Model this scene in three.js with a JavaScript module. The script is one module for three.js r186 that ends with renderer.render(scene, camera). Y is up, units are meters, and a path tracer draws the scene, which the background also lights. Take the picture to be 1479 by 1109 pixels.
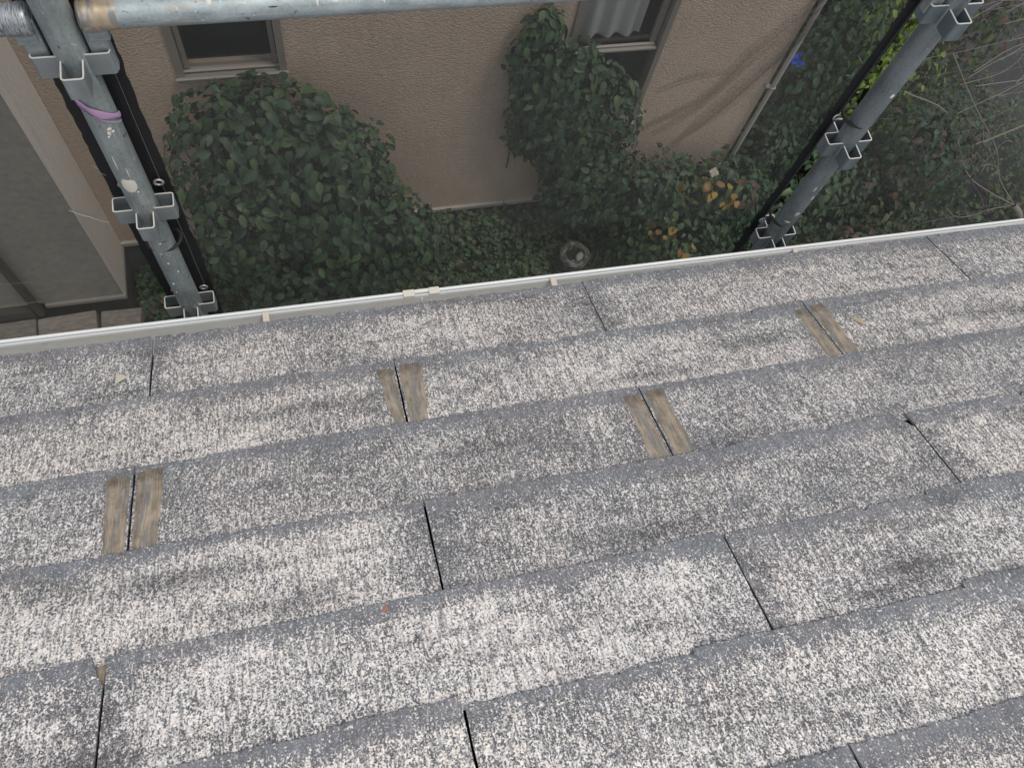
import * as THREE from 'three';
import { mergeGeometries, mergeVertices } from 'three/addons/utils/BufferGeometryUtils.js';
import { RoundedBoxGeometry } from 'three/addons/geometries/RoundedBoxGeometry.js';

// ------------------------------------------------------------------ camera, sky, sun, exposure
const scene = new THREE.Scene();
const camera = new THREE.PerspectiveCamera(48.87, 1024 / 767, 0.05, 400);
{
  const right = new THREE.Vector3(0.96919766, 0.12962496, 0.20941172);
  const up = new THREE.Vector3(0.14774185, 0.374295, -0.91546469);
  const back = new THREE.Vector3(-0.19704883, 0.91820511, 0.34361481);
  camera.matrixAutoUpdate = true;
  camera.quaternion.setFromRotationMatrix(new THREE.Matrix4().makeBasis(right, up, back));
  camera.position.set(0.3555, 1.6356, 0.8341);
}
{
  // overcast sky: brighter overhead, a little dimmer at the horizon
  const w = 64, h = 32, d = new Float32Array(w * h * 4);
  for (let j = 0; j < h; j++) for (let i = 0; i < w; i++) {
    const el = ((j + 0.5) / h - 0.5) * Math.PI;                 // bottom row is straight down
    const s = Math.max(0, Math.sin(el)), az = (i / w) * Math.PI * 2;
    const cl = 1 + 0.05 * Math.sin(az * 3 + el * 5) + 0.04 * Math.sin(az * 7 - el * 9);
    const L = (el > 0 ? 0.56 + 0.48 * s : 0.22) * cl;
    const k = (j * w + i) * 4;
    d[k] = L * 0.985; d[k + 1] = L * 1.0; d[k + 2] = L * 1.03; d[k + 3] = 1;
  }
  const sky = new THREE.DataTexture(d, w, h, THREE.RGBAFormat, THREE.FloatType);
  sky.mapping = THREE.EquirectangularReflectionMapping; sky.magFilter = THREE.LinearFilter; sky.needsUpdate = true;
  scene.background = sky; scene.environment = sky;
}
const sun = new THREE.DirectionalLight(0xfff3e2, 1.35);
sun.position.set(3.6, 8.5, 2.2); sun.target.position.set(0.5, 0, 0);
sun.castShadow = true; sun.shadow.radius = 26; sun.shadow.mapSize.set(2048, 2048);
sun.shadow.camera.left = -8; sun.shadow.camera.right = 8; sun.shadow.camera.top = 8; sun.shadow.camera.bottom = -8; sun.shadow.camera.far = 30;
scene.add(sun, sun.target);
const renderer = new THREE.WebGLRenderer({ antialias: true });
renderer.toneMapping = THREE.LinearToneMapping; renderer.toneMappingExposure = 1.08;
renderer.shadowMap.enabled = true; renderer.shadowMap.type = THREE.VSMShadowMap;
renderer.setSize(1024, 767);

// ------------------------------------------------------------------ helpers
function rngOf(seed) { let a = seed >>> 0; return () => { a = (a + 0x6d2b79f5) | 0; let t = Math.imul(a ^ (a >>> 15), 1 | a); t = (t + Math.imul(t ^ (t >>> 7), 61 | t)) ^ t; return ((t ^ (t >>> 14)) >>> 0) / 4294967296; }; }
const hash = (x, y, s) => { let h = Math.imul(x | 0, 374761393) ^ Math.imul(y | 0, 668265263) ^ Math.imul(s | 0, 1274126177); h = Math.imul(h ^ (h >>> 13), 1274126177); return ((h ^ (h >>> 16)) >>> 0) / 4294967296; };
function vnoise(x, y, s) { const xi = Math.floor(x), yi = Math.floor(y); let fx = x - xi, fy = y - yi; fx = fx * fx * (3 - 2 * fx); fy = fy * fy * (3 - 2 * fy); const a = hash(xi, yi, s), b = hash(xi + 1, yi, s), c = hash(xi, yi + 1, s), d = hash(xi + 1, yi + 1, s); return a + (b - a) * fx + (c - a + (a - b - c + d) * fx) * fy; }
const fbm = (x, y, s) => 0.55 * vnoise(x, y, s) + 0.28 * vnoise(x * 2.1, y * 2.1, s + 7) + 0.17 * vnoise(x * 4.3, y * 4.3, s + 13);
const sstep = (a, b, x) => { const t = Math.min(1, Math.max(0, (x - a) / (b - a))); return t * t * (3 - 2 * t); };
const lerp = (a, b, t) => a + (b - a) * t;
const toS = (v) => { v = Math.min(1, Math.max(0, v)); return Math.round(255 * (v <= 0.0031308 ? 12.92 * v : 1.055 * Math.pow(v, 1 / 2.4) - 0.055)); };
const used = {};
function numbered(n) { const k = used[n] = (used[n] ?? -1) + 1; return k ? `${n}_${String(k).padStart(3, '0')}` : n; }
function tag(o, label, category, group, kind) { o.userData.label = label; if (category) o.userData.category = category; if (group) o.userData.group = group; if (kind) o.userData.kind = kind; return o; }
function thing(name, label, category, pos = [0, 0, 0], group) { const g = new THREE.Group(); g.name = numbered(name); g.position.set(...pos); scene.add(g); return tag(g, label, category, group); }
function mesh(name, geo, mat, parent) { const m = new THREE.Mesh(Array.isArray(geo) ? mergeGeometries(geo.map(plain)) : geo, mat); m.name = name; m.castShadow = m.receiveShadow = true; if (parent) parent.add(m); else { m.name = numbered(name); scene.add(m); } return m; }
function plain(g) { const q = g.index ? g.toNonIndexed() : g; for (const k of Object.keys(q.attributes)) if (!['position', 'normal', 'uv'].includes(k)) q.deleteAttribute(k); return q; }
const part = (name, parent) => { const g = new THREE.Group(); g.name = name; parent.add(g); return g; };
const box = (x0, x1, y0, y1, z0, z1, r = 0) => { const g = r ? new RoundedBoxGeometry(x1 - x0, y1 - y0, z1 - z0, 2, r) : new THREE.BoxGeometry(x1 - x0, y1 - y0, z1 - z0); g.translate((x0 + x1) / 2, (y0 + y1) / 2, (z0 + z1) / 2); return g; };
const lin = (r, g, b) => new THREE.Color().setRGB(r, g, b);
const std = (c, roughness = 0.8, o = {}) => new THREE.MeshStandardMaterial({ color: Array.isArray(c) ? lin(...c) : c, roughness, side: THREE.DoubleSide, ...o });
function dataTex(w, h, fn, srgb = true, wrap = true) {
  const d = new Uint8Array(w * h * 4);
  for (let j = 0; j < h; j++) for (let i = 0; i < w; i++) { const c = fn(i, j); const k = (j * w + i) * 4; if (srgb) { d[k] = toS(c[0]); d[k + 1] = toS(c[1]); d[k + 2] = toS(c[2]); } else { d[k] = d[k + 1] = d[k + 2] = Math.max(0, Math.min(255, c * 255)); } d[k + 3] = 255; }
  const t = new THREE.DataTexture(d, w, h); if (srgb) t.colorSpace = THREE.SRGBColorSpace; t.magFilter = THREE.LinearFilter; t.minFilter = THREE.LinearMipmapLinearFilter; t.generateMipmaps = true;
  if (wrap) t.wrapS = t.wrapT = THREE.RepeatWrapping; t.needsUpdate = true; return t;
}
function geoOf(pos, idx, uv) { const g = new THREE.BufferGeometry(); g.setAttribute('position', new THREE.Float32BufferAttribute(pos, 3)); if (uv) g.setAttribute('uv', new THREE.Float32BufferAttribute(uv, 2)); g.setIndex(idx); g.computeVertexNormals(); if (!uv) g.setAttribute('uv', new THREE.Float32BufferAttribute(new Float32Array(pos.length / 3 * 2), 2)); return g; }
function tube(pts, r, seg = 10, rad = 6) { return new THREE.TubeGeometry(new THREE.CatmullRomCurve3(pts.map((p) => new THREE.Vector3(...p))), seg, r, rad, false); }

// ------------------------------------------------------------------ ground
const GY = -4.35;
{
  const soil = dataTex(512, 512, (i, j) => { const n = fbm(i / 40, j / 40, 3), f = vnoise(i / 3, j / 3, 5); const v = 0.02 + 0.03 * n + 0.015 * f; return [v * 1.12, v, v * 0.85]; });
  soil.repeat.set(60, 60);
  const n = 60, g = new THREE.PlaneGeometry(160, 160, 1, 1); g.rotateX(-Math.PI / 2); g.translate(0, GY, -20);
  const m = mesh('ground', g, std(0xffffff, 0.95, { map: soil })); tag(m, 'dark bare soil ground far below the roof edge', null, null, 'structure');
  // asphalt beyond the hedge, lower right of the neighbouring plot
  const asphalt = dataTex(512, 512, (i, j) => { const v = 0.026 + 0.02 * fbm(i / 60, j / 60, 21) + 0.025 * vnoise(i / 1.7, j / 1.7, 22); return [v * 0.93, v, v * 1.12]; });
  asphalt.repeat.set(5, 5);
  const r = new THREE.PlaneGeometry(12, 12); r.rotateX(-Math.PI / 2); r.translate(11.6, GY + 0.012, -4);
  tag(mesh('road', r, std(0xffffff, 0.9, { map: asphalt })), 'dark bluish asphalt strip beyond the bare branches', null, null, 'structure');
}

// ------------------------------------------------------------------ the tiled roof
const PITCH = Math.atan(0.5), ROW = 0.182, TW = 0.91;
const roof = thing('tiled_roof', 'sloping roof of weathered grey slate tiles in the foreground', 'roof');
roof.rotation.x = -PITCH;                       // local x along the eave, y out of the roof, z up the slope
const TPM = 1125, SW = 1024, SH = 227;          // atlas slot: pixels per metre, width, height
// one tile of the photograph: row, left joint, right joint, speckle share, darker zones [u, v, ru, rv, amount]
const J = [[-0.907, 0.003, 0.913, 1.799, 2.71], [-0.45, 0.465, 1.364, 2.275, 3.18], [-0.919, -0.008, 0.913, 1.82, 2.73], [-0.45, 0.461, 1.381, 2.29], [-0.93, -0.02, 0.922, 1.83], [-0.456, 0.453, 1.365], [-0.92, -0.01, 0.936, 1.85], [-0.45, 0.455, 1.37]];
const DENS = [[0.46, 0.44, 0.46, 0.3], [0.54, 0.50, 0.47, 0.45], [0.5, 0.33, 0.36, 0.4], [0.55, 0.33, 0.47], [0.55, 0.58, 0.38], [0.6, 0.52], [0.42, 0.4, 0.36], [0.5, 0.5]];
const PATCH = { '1_0': 1, '1_1': 1, '2_1': 1, '2_2': 1 };  // rows 1 and 2: bare strips at every joint
const rowTint = [1.0, 1.0, 0.98, 1.0, 1.04, 1.08, 1.0, 1.0];
const slots = [];
for (let k = 0; k < J.length; k++) for (let i = 0; i + 1 < J[k].length; i++) slots.push({ k, i, u0: J[k][i], u1: J[k][i + 1], d: DENS[k][i] ?? 0.4, seed: 100 + k * 17 + i * 5 });
const smudges = [[0.30, 0.28, 0.16, 0.018, 0.5], [0.07, 0.62, 0.12, 0.02, 0.6], [-0.1, 0.6, 0.08, 0.03, 0.4], [-0.22, 0.92, 0.05, 0.02, 0.6], [0.14, 0.98, 0.10, 0.02, 0.6], [0.08, 0.96, 0.05, 0.02, 0.5], [1.2, 0.86, 0.05, 0.03, 0.6], [1.1, 0.89, 0.06, 0.012, 0.4], [0.8, 0.70, 0.14, 0.03, 0.35], [1.2, 0.28, 0.1, 0.02, 0.5], [1.35, 0.75, 0.07, 0.02, 0.45], [-0.05, 0.885, 0.07, 0.02, 0.7], [0.23, 0.70, 0.1, 0.02, 0.4], [0.36, 1.02, 0.03, 0.03, 0.6], [1.75, 0.3, 0.12, 0.02, 0.4], [1.35, 0.90, 0.04, 0.02, 0.5], [0.95, 0.33, 0.12, 0.012, 0.4], [-0.25, 0.86, 0.2, 0.02, 0.3], [0.0, 0.05, 0.05, 0.02, 0.3], [0.62, 0.45, 0.12, 0.02, 0.4], [0.95, 0.53, 0.2, 0.02, 0.3]];
// white worn granules over a blue-grey coat; the coat survives along the butt edge and partly along the joints
const atlasMats = [];
for (let a = 0; a * 18 < slots.length; a++) {
  const cd = new Uint8Array(2048 * 2048 * 4), bd = new Uint8Array(2048 * 2048 * 4);
  for (let s = 0; s < 18; s++) {
    const t = slots[a * 18 + s]; if (!t) break;
    t.atlas = a; t.ox = (s % 2) * SW; t.oy = Math.floor(s / 2) * SH;
    const R = rngOf(t.seed), sd = t.seed * 3, lean = (R() - 0.5) * 0.06, w = (t.u1 - t.u0) * 1000;
    const edge0 = 4 + R() * 8, edge1 = edge0 + 38 + R() * 20, jl = 0.25 + R() * 0.5, jr = 0.25 + R() * 0.5, ws = 30 + R() * 60;
    const warm = R();
    for (let j = 0; j < SH; j++) for (let i = 0; i < SW; i++) {
      const x = (i - 1) / (SW - 3) * w, v = j / TPM * 1000, U = t.u0 + x / 1000, V = t.k * ROW + v / 1000;
      const big = fbm(U * 6, V * 9, 40) - 0.5, mid = fbm(x / 34 + sd, v / 18, sd + 1) - 0.5;
      let D = t.d + 0.02 + 0.55 * big + 0.30 * mid;
      const en = (fbm(x / 60, v / 200 + 5, sd + 2) - 0.5) * 46;
      const e = sstep(edge0 + en * 0.6, edge1 + en, v);
      D *= 0.13 + 0.87 * e;
      const sl = sstep(6, ws, x + mid * 60), sr = sstep(6, ws * 1.2, w - x + mid * 60);
      D *= lerp(1 - jl, 1, sl) * lerp(1 - jr, 1, sr);
      let dirt = 0;
      for (const m of smudges) { const q = ((U - m[0]) / m[2]) ** 2 + ((V - m[1]) / m[3]) ** 2; if (q < 4) dirt = Math.max(dirt, 1.5 * m[4] * Math.exp(-q * 1.2) * (0.5 + fbm(x / 12, v / 9, sd + 4))); }
      dirt += 0.35 * sstep(0.60, 0.8, fbm(x / 110, v / 16, sd + 9));
      D = Math.min(0.72, Math.max(0.02, D * (1 - 0.55 * Math.min(1, dirt))));
      const xs = x + v * lean;
      const n = 0.42 * vnoise(xs / 1.75, v / 2.1, sd + 3) + 0.34 * vnoise(xs / 1.15, v / 1.3, sd + 5) + 0.24 * vnoise(xs / 2.2, v / 11, sd + 6);
      const z = Math.log(D / (1 - D)) / 1.7 * 0.15;                    // logistic stand-in for the normal quantile
      const th = 0.5 - z, tone2 = vnoise(x / 2.3 + 40, v / 2.3, sd + 16), streak = sstep(0.66, 0.84, vnoise(xs / 2.6, v / 26, sd + 17));
      let c = sstep(th - 0.045, th + 0.06, n) * (0.46 + 0.70 * tone2) * (1 - 0.55 * streak);
      c = Math.min(1, Math.max(c, 0.30 * sstep(0.55, 0.72, vnoise(xs / 1.3, v / 1.6, sd + 18)) * (0.45 + 0.55 * e), 0.85 * sstep(0.845, 0.885, vnoise(xs / 2.1, v / 2.4, sd + 19))));
      const ridge = vnoise(xs / 3.9, v / 45, sd + 8), f = vnoise(x / 1.4, v / 1.4, sd + 10);
      const tone = (0.80 + 0.4 * fbm(x / 70, v / 40, sd + 11)) * (0.80 + 0.36 * f) * (0.78 + 0.42 * ridge) * (1 - 0.35 * Math.min(1, dirt));
      const pur = fbm(x / 90, v / 50, sd + 12);
      const b0 = lerp(0.172, 0.112, e) * tone;
      const base = [b0 * lerp(0.85, 1.01, pur), b0 * lerp(1.01, 0.97, pur), b0 * lerp(1.18, 1.10, pur)];
      const w0 = (0.73 + 0.16 * vnoise(x / 3, v / 3, sd + 14)) * (1 - 0.45 * Math.min(1, dirt)) * rowTint[t.k];
      const wp = vnoise(x / 8, v / 8, sd + 15) + 0.4 * warm;
      const wh = [w0 * lerp(0.98, 1.03, wp), w0 * 0.96, w0 * lerp(0.97, 0.92, wp)];
      const o = ((t.oy + j) * 2048 + t.ox + i) * 4;
      for (let q = 0; q < 3; q++) cd[o + q] = toS(lerp(base[q], wh[q], c));
      const hh = 0.45 + 0.35 * c * (0.6 + 0.4 * f) + 0.25 * (ridge - 0.5) + 0.15 * (f - 0.5);
      bd[o] = bd[o + 1] = bd[o + 2] = Math.max(0, Math.min(255, hh * 255)); cd[o + 3] = bd[o + 3] = 255;
    }
  }
  const mk = (d, srgb) => { const t = new THREE.DataTexture(d, 2048, 2048); if (srgb) t.colorSpace = THREE.SRGBColorSpace; t.magFilter = THREE.LinearFilter; t.needsUpdate = true; return t; };
  atlasMats.push(std(0xffffff, 0.88, { map: mk(cd, true), bumpMap: mk(bd, false), bumpScale: 0.0011 }));
}
// bare strips: tan substrate with grime streaks that run down the slope
const stripTex = [0, 1, 2].map((q) => dataTex(96, 384, (i, j) => {
  const s = fbm(i / 14, j / 150, 300 + q), g = fbm(i / 22, j / 34, 310 + q), f = 0.6 * vnoise(i / 1.8, j / 46, 320 + q) + 0.4 * vnoise(i / 4, j / 90, 325 + q), h = fbm(i / 9, j / 9, 330 + q);
  const v = 0.225 + 0.14 * (s - 0.5) + 0.16 * (g - 0.5) + 0.17 * (f - 0.5) + 0.06 * (h - 0.5);
  const grey = sstep(0.45, 0.70, fbm(i / 12, j / 120, 340 + q));
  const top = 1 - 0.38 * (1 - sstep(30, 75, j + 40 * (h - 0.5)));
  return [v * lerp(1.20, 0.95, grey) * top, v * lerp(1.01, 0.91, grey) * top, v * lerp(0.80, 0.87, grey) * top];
}, true, false));
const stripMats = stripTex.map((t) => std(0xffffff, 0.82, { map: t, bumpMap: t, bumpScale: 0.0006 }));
const GAP = 0.0018, TH = 0.0052;
function edgeFn(t) {
  const R = rngOf(t.seed + 9), w = t.u1 - t.u0, st = [];
  let n = 1 + Math.floor(R() * 3); for (let q = 0; q < n; q++) st.push([0.12 + R() * 0.76, (R() - 0.5) * 0.011]);
  const known = { '4_1': [[0.86, -0.006]], '5_1': [[0.37, -0.007], [0.87, -0.008]], '3_1': [[0.62, -0.006]], '3_2': [[0.5, 0.005]], '4_2': [[0.42, -0.008]], '5_0': [[0.8, -0.005]], '6_1': [[0.3, 0.006]] }[`${t.k}_${t.i}`];
  const steps = known ? known.map(([f, d]) => [f, d]) : st;
  const base = (R() - 0.5) * 0.004;
  const fn = (x) => {
    let e = base, f = x / w;
    for (const [p, d] of steps) e += d * 1.25 * sstep(p - 0.0007, p + 0.0007, f) - d * 0.6;
    e += 0.0075 * (fbm(x * 7, 3.1, t.seed + 20) - 0.5) + 0.0052 * (fbm(x * 48, 1.7, t.seed + 21) - 0.5) + 0.0030 * (vnoise(x * 230, 0.5, t.seed + 22) - 0.5);
    const chip = fbm(x * 24, 9.3, t.seed + 23); if (chip > 0.66) e += (chip - 0.66) * 0.05;
    return e;
  };
  fn.steps = steps.map(([p]) => p * w);
  return fn;
}
const CHIP = { '4_0': ['r', 0.017, 0.044], '3_1': ['r', 0.022, 0.034], '6_0': ['r', 0.014, 0.018], '4_1': ['r', 0.006, 0.012], '0_0': ['r', 0.005, 0.008] };
function tileGeo(t) {
  const w = t.u1 - t.u0, e0 = edgeFn(t), xs = [], L = ROW + 0.014, nv = 7, ch = CHIP[`${t.k}_${t.i}`];
  for (let i = 0; i <= 230; i++) xs.push(GAP + (w - 2 * GAP) * i / 230);
  for (let i = 1; i < 14; i++) { xs.push(w - GAP - 0.026 * i / 14 - 0.0001); }
  for (const p of e0.steps) for (const d of [-0.0012, -0.0005, 0, 0.0005, 0.0012]) xs.push(p + d);
  xs.sort((a, b) => a - b);
  const R = rngOf(t.seed + 31), bend = (R() - 0.5) * 0.0022, tw = (R() - 0.5) * 0.0018, lift = R() * 0.0008;
  const rows = 3 + nv, P = [], UV = [], I = [];
  const N = xs.length;
  xs.forEach((x, i) => {
    let e = e0(x);
    if (ch) { const q = (w - GAP - x) / ch[1]; if (q < 1) e = Math.max(e, ch[2] * Math.pow(1 - q, 0.75) + e0(x) * 0.6 + 0.004 * (vnoise(x * 400, 2, 5) - 0.5)); }
    const jit = x < GAP * 1.01 || x > w - GAP * 1.01 ? 1 : 0;
    for (let j = 0; j < rows; j++) {
      let v, y;
      if (j === 0) { v = e + 0.0006; y = -TH; } else if (j === 1) { v = e; y = -0.0011; } else if (j === 2) { v = e + 0.0014; y = 0; } else { v = lerp(e + 0.0014, L, (j - 2) / nv); y = 0; }
      const sag = -0.0056 * v / ROW + bend * 4 * (x / w) * (1 - x / w) * (1 - v / L) + tw * (x / w - 0.5) * (1 - v / L) + lift * (1 - v / L);
      const xj = x + jit * 0.0012 * (fbm(v * 60, t.seed, 77) - 0.5) * 2;
      P.push(xj, y + sag, v); UV.push((t.ox + 1.5 + x / w * (SW - 3)) / 2048, (t.oy + Math.min(SH - 2, Math.max(1, v * TPM + 1))) / 2048);
    }
  });
  for (let i = 0; i + 1 < N; i++) for (let j = 0; j + 1 < rows; j++) { const a = i * rows + j, b = a + rows; I.push(a, a + 1, b, b, a + 1, b + 1); }
  // side faces down into the joint
  for (const [i, flip] of [[0, 0], [N - 1, 1]]) { const base = P.length / 3; for (let j = 1; j < rows; j++) { const o = (i * rows + j) * 3; for (const dy of [0, -TH]) { P.push(P[o], P[o + 1] + dy, P[o + 2]); UV.push(UV[(i * rows + j) * 2], (t.oy + 4 + 3 * (j / rows)) / 2048); } } for (let j = 0; j + 1 < rows - 1; j++) { const a = base + j * 2; flip ? I.push(a, a + 1, a + 2, a + 2, a + 1, a + 3) : I.push(a, a + 2, a + 1, a + 1, a + 2, a + 3); } }
  return { geo: geoOf(P, I, UV), e0, bend, tw, lift, w, L };
}
function stripGeo(t, info, side, wTop, wBot, v0, v1, seed) {
  // side -1: at the tile's left end, +1: at its right end; 0.7 mm proud of the tile
  const P = [], UV = [], I = [], nx = 5, nv = 14, w = info.w;
  for (let j = 0; j <= nv; j++) {
    const f = j / nv, ww = lerp(wTop, wBot, f) + 0.009 * (fbm(f * 5, 2, seed) - 0.5) + 0.003 * (vnoise(f * 40, 3, seed) - 0.5);
    for (let i = 0; i <= nx; i++) {
      const d = 0.0026 + (ww - 0.0026) * i / nx, x = side < 0 ? d : w - d;
      const v = lerp(v0 + 0.005 * (fbm(i * 0.9, 7, seed) - 0.5), v1, f);
      const edge = i === 0 || i === nx || j === 0 || j === nv;
      const y = -0.0056 * v / ROW + info.bend * 4 * (x / w) * (1 - x / w) * (1 - v / info.L) + info.tw * (x / w - 0.5) * (1 - v / info.L) + info.lift * (1 - v / info.L) + (edge ? -0.0004 : 0.0008);
      P.push(x, y, v); UV.push(i / nx, f);
    }
  }
  for (let j = 0; j < nv; j++) for (let i = 0; i < nx; i++) { const a = j * (nx + 1) + i, b = a + nx + 1; side < 0 ? I.push(a, b, a + 1, a + 1, b, b + 1) : I.push(a, a + 1, b, b, a + 1, b + 1); }
  return geoOf(P, I, UV);
}
const stripDims = { '1_1': [[0.038, 0.027], [0.055, 0.042]], '1_2': [[0.034, 0.036], [0.046, 0.041]], '2_1': [[0.045, 0.041], [0.052, 0.044]], '2_2': [[0.037, 0.046], [0.049, 0.043]], '2_3': [[0.03, 0.03], [0.03, 0.03]], '1_3': [[0.03, 0.03], [0.03, 0.03]] };
for (const t of slots) {
  const info = tileGeo(t);
  const m = mesh('tile', info.geo, atlasMats[t.atlas], roof); m.position.set(t.u0, 0, t.k * ROW + 0.003);
  if (t.k === 1 || t.k === 2) {
    const L = stripDims[`${t.k}_${t.i}`], Rr = stripDims[`${t.k}_${t.i + 1}`];
    const v0 = t.k === 1 ? 0.016 : 0.013;
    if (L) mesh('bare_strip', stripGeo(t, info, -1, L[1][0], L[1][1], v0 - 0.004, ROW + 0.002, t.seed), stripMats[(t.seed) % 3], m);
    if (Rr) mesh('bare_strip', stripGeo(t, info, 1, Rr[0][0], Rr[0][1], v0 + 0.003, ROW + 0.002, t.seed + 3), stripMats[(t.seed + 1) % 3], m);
  }
}
{
  const deck = box(-1.2, 3.3, -0.05, -0.028, 0.03, 2.2);
  mesh('roof_deck', deck, std([0.012, 0.012, 0.013], 1), roof);
  // tan lower layer that shows where a corner has broken off
  mesh('lower_layer', [box(-0.06, -0.006, -0.012, -0.0075, 4 * ROW - 0.02, 4 * ROW + 0.05)], stripMats[1], roof);
}
// small things lying on the tiles
const onRoof = (u, v, h = 0) => new THREE.Vector3(u, h, v).applyAxisAngle(new THREE.Vector3(1, 0, 0), -PITCH);
function flake(name, label, u, v, outline, h, mat, turn) {
  const s = new THREE.Shape(outline.map(([x, y]) => new THREE.Vector2(x, y)));
  const g = new THREE.ExtrudeGeometry(s, { depth: h, bevelEnabled: true, bevelSize: 0.001, bevelThickness: 0.0006, bevelSegments: 1 });
  g.rotateX(-Math.PI / 2);
  const p = g.attributes.position; for (let i = 0; i < p.count; i++) p.setY(i, p.getY(i) + 8 * (p.getX(i) ** 2));
  g.computeVertexNormals();
  const m = mesh(name, g, mat); m.position.copy(onRoof(u, v, -0.0015)); m.rotation.set(-PITCH, 0, 0); m.rotateY(turn);
  return tag(m, label, 'chip');
}
const chipMat = std([0.56, 0.52, 0.44], 0.8);
flake('chip', 'pale cream triangular chip lying on the lowest tile row at left', -0.053, 0.124, [[-0.009, -0.011], [0.011, -0.001], [0.007, 0.008], [-0.004, 0.016], [-0.006, 0.004]], 0.002, chipMat, 0.2);
flake('chip', 'small tan elongated chip lying right of the farthest bare strips', 1.451, 0.273, [[-0.004, -0.014], [0.007, -0.013], [0.006, 0.009], [-0.003, 0.016]], 0.002, std([0.42, 0.36, 0.27], 0.8), 0.5);
flake('chip', 'tiny orange speck on a tile edge in mid roof', 0.371, 0.748, [[-0.0035, -0.003], [0.003, -0.002], [0.002, 0.004], [-0.003, 0.003]], 0.0015, std([0.38, 0.15, 0.08], 0.7), 0);

// ------------------------------------------------------------------ gutter
{
  const g0 = thing('gutter', 'white rain gutter running along the eave below the tiles', 'gutter', [0, 0, 0]);
  const slope = -0.0172, tilt = Math.atan(slope), Y0 = -0.128;
  // cross-section (z, y): closed outline of a box gutter with a rolled lip and an inner ridge
  const sec = [[-0.098, -0.10], [-0.0990, -0.004], [-0.0975, 0.001], [-0.0945, 0.0022], [-0.0912, 0.0012], [-0.0904, -0.003], [-0.0902, -0.009], [-0.0880, -0.009], [-0.0878, -0.002], [-0.0868, 0.0004], [-0.0852, 0.0004], [-0.0843, -0.0015], [-0.0838, -0.007], [-0.072, -0.093], [0.02, -0.096], [0.024, -0.01], [0.027, -0.01], [0.0255, -0.10]];
  const shape = new THREE.Shape(sec.map(([z, y]) => new THREE.Vector2(-z, y)));
  const geo = new THREE.ExtrudeGeometry(shape, { depth: 6.2, bevelEnabled: false, steps: 1 }); geo.rotateY(Math.PI / 2); geo.translate(-2, 0, 0);   // x along, z = -shape.x
  const tex = dataTex(1024, 64, (i, j) => { const v = 0.66 + 0.10 * (fbm(i / 30, j / 9, 61) - 0.5) - 0.20 * sstep(0.66, 0.84, fbm(i / 60, j / 14, 62)); const r = 0.7 * sstep(0.62, 0.8, fbm(i / 24, j / 12, 63)); return [v, v * lerp(0.985, 0.93, r), v * lerp(0.94, 0.8, r)]; });
  const white = std([0.76, 0.785, 0.81], 0.4, {});
  const m = mesh('trough', geo, white, g0); m.rotation.z = tilt; m.position.y = Y0;
  const at = (x) => Y0 + slope * x;
  // weathered liner inside the trough
  const gl = geoOf([-2, -0.0075, -0.0832, 4.2, -0.0075, -0.0832, -2, -0.09, -0.0708, 4.2, -0.09, -0.0708, -2, -0.092, 0.018, 4.2, -0.092, 0.018], [0, 1, 2, 2, 1, 3, 2, 3, 4, 4, 3, 5], [0, 0, 5, 0, 0, 0.6, 5, 0.6, 0, 1, 5, 1]);
  const li = mesh('trough_inside', gl, std(0xffffff, 0.6, { map: tex, color: lin(0.78, 0.79, 0.79) }), g0); li.rotation.z = tilt; li.position.y = Y0;
  const clip = std([0.62, 0.55, 0.50], 0.55);
  for (const x of [-0.6, 0.215, 0.894, 1.551, 2.45]) {
    const b = mesh('bracket', [box(-0.007, 0.007, -0.004, 0.0016, -0.0862, -0.012, 0.0007), box(-0.007, 0.007, -0.028, -0.0045, -0.0818, -0.0798)], clip, g0); b.position.set(x, at(x) + 0.0045, 0); b.rotation.z = tilt;
  }
  const sl = std([0.66, 0.645, 0.57], 0.5);
  const s = part('joint_sleeve', g0); s.position.set(0.572, at(0.572), 0); s.rotation.z = tilt;
  mesh('clip', [box(-0.043, -0.016, -0.03, 0.0042, -0.1005, -0.083, 0.0012)], sl, s);
  mesh('clip', [box(0.018, 0.043, -0.03, 0.0042, -0.1005, -0.083, 0.0012)], sl, s);
  mesh('bar', [box(-0.0155, 0.0175, -0.02, 0.0030, -0.0995, -0.0905, 0.001), box(-0.0022, 0.0022, -0.05, -0.010, -0.0822, -0.0798)], std([0.75, 0.75, 0.72], 0.45), s);
}

// ------------------------------------------------------------------ scaffolding
function galvTex(seed, cyl, dark) {
  return dataTex(256, 1024, (i, j) => {
    const X = i, Z = 0;
    const n = fbm(X / 50, j / 60, seed), f = vnoise(X / 5, j / 5, seed + 2), s = vnoise(X / 6, j / 70, seed + 4), st = fbm(X / 70 + 9, j / 140, seed + 6);
    let v = 0.30 + 0.20 * (n - 0.5) + 0.06 * (f - 0.5) + 0.06 * (s - 0.5);
    const rust = 0.55 * sstep(0.70, 0.84, st), sp = sstep(0.92, 0.97, vnoise(X / 7, j / 6, seed + 8)), dk = sstep(dark, dark + 0.16, fbm(X / 13 + 3, j / 11, seed + 10));
    v *= 1 - 0.6 * dk; v = lerp(v, 0.55, sp * 0.7);
    return [v * lerp(0.92, 1.12, rust), v * lerp(1.0, 0.95, rust), v * lerp(1.05, 0.80, rust)];
  });
}
const steelTexA = galvTex(500, 1, 0.74), steelTexB = galvTex(540, 1, 0.76), steelTexC = galvTex(580, 1, 0.50);
const tint = (t, ru, rv) => { const q = t.clone(); q.repeat.set(ru, rv); q.needsUpdate = true; return q; };
const steel = (t, c, o = {}) => std(0xffffff, 0.5, { map: t, metalness: 0.45, color: lin(...c), bumpMap: t, bumpScale: 0.0004, ...o });
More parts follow.
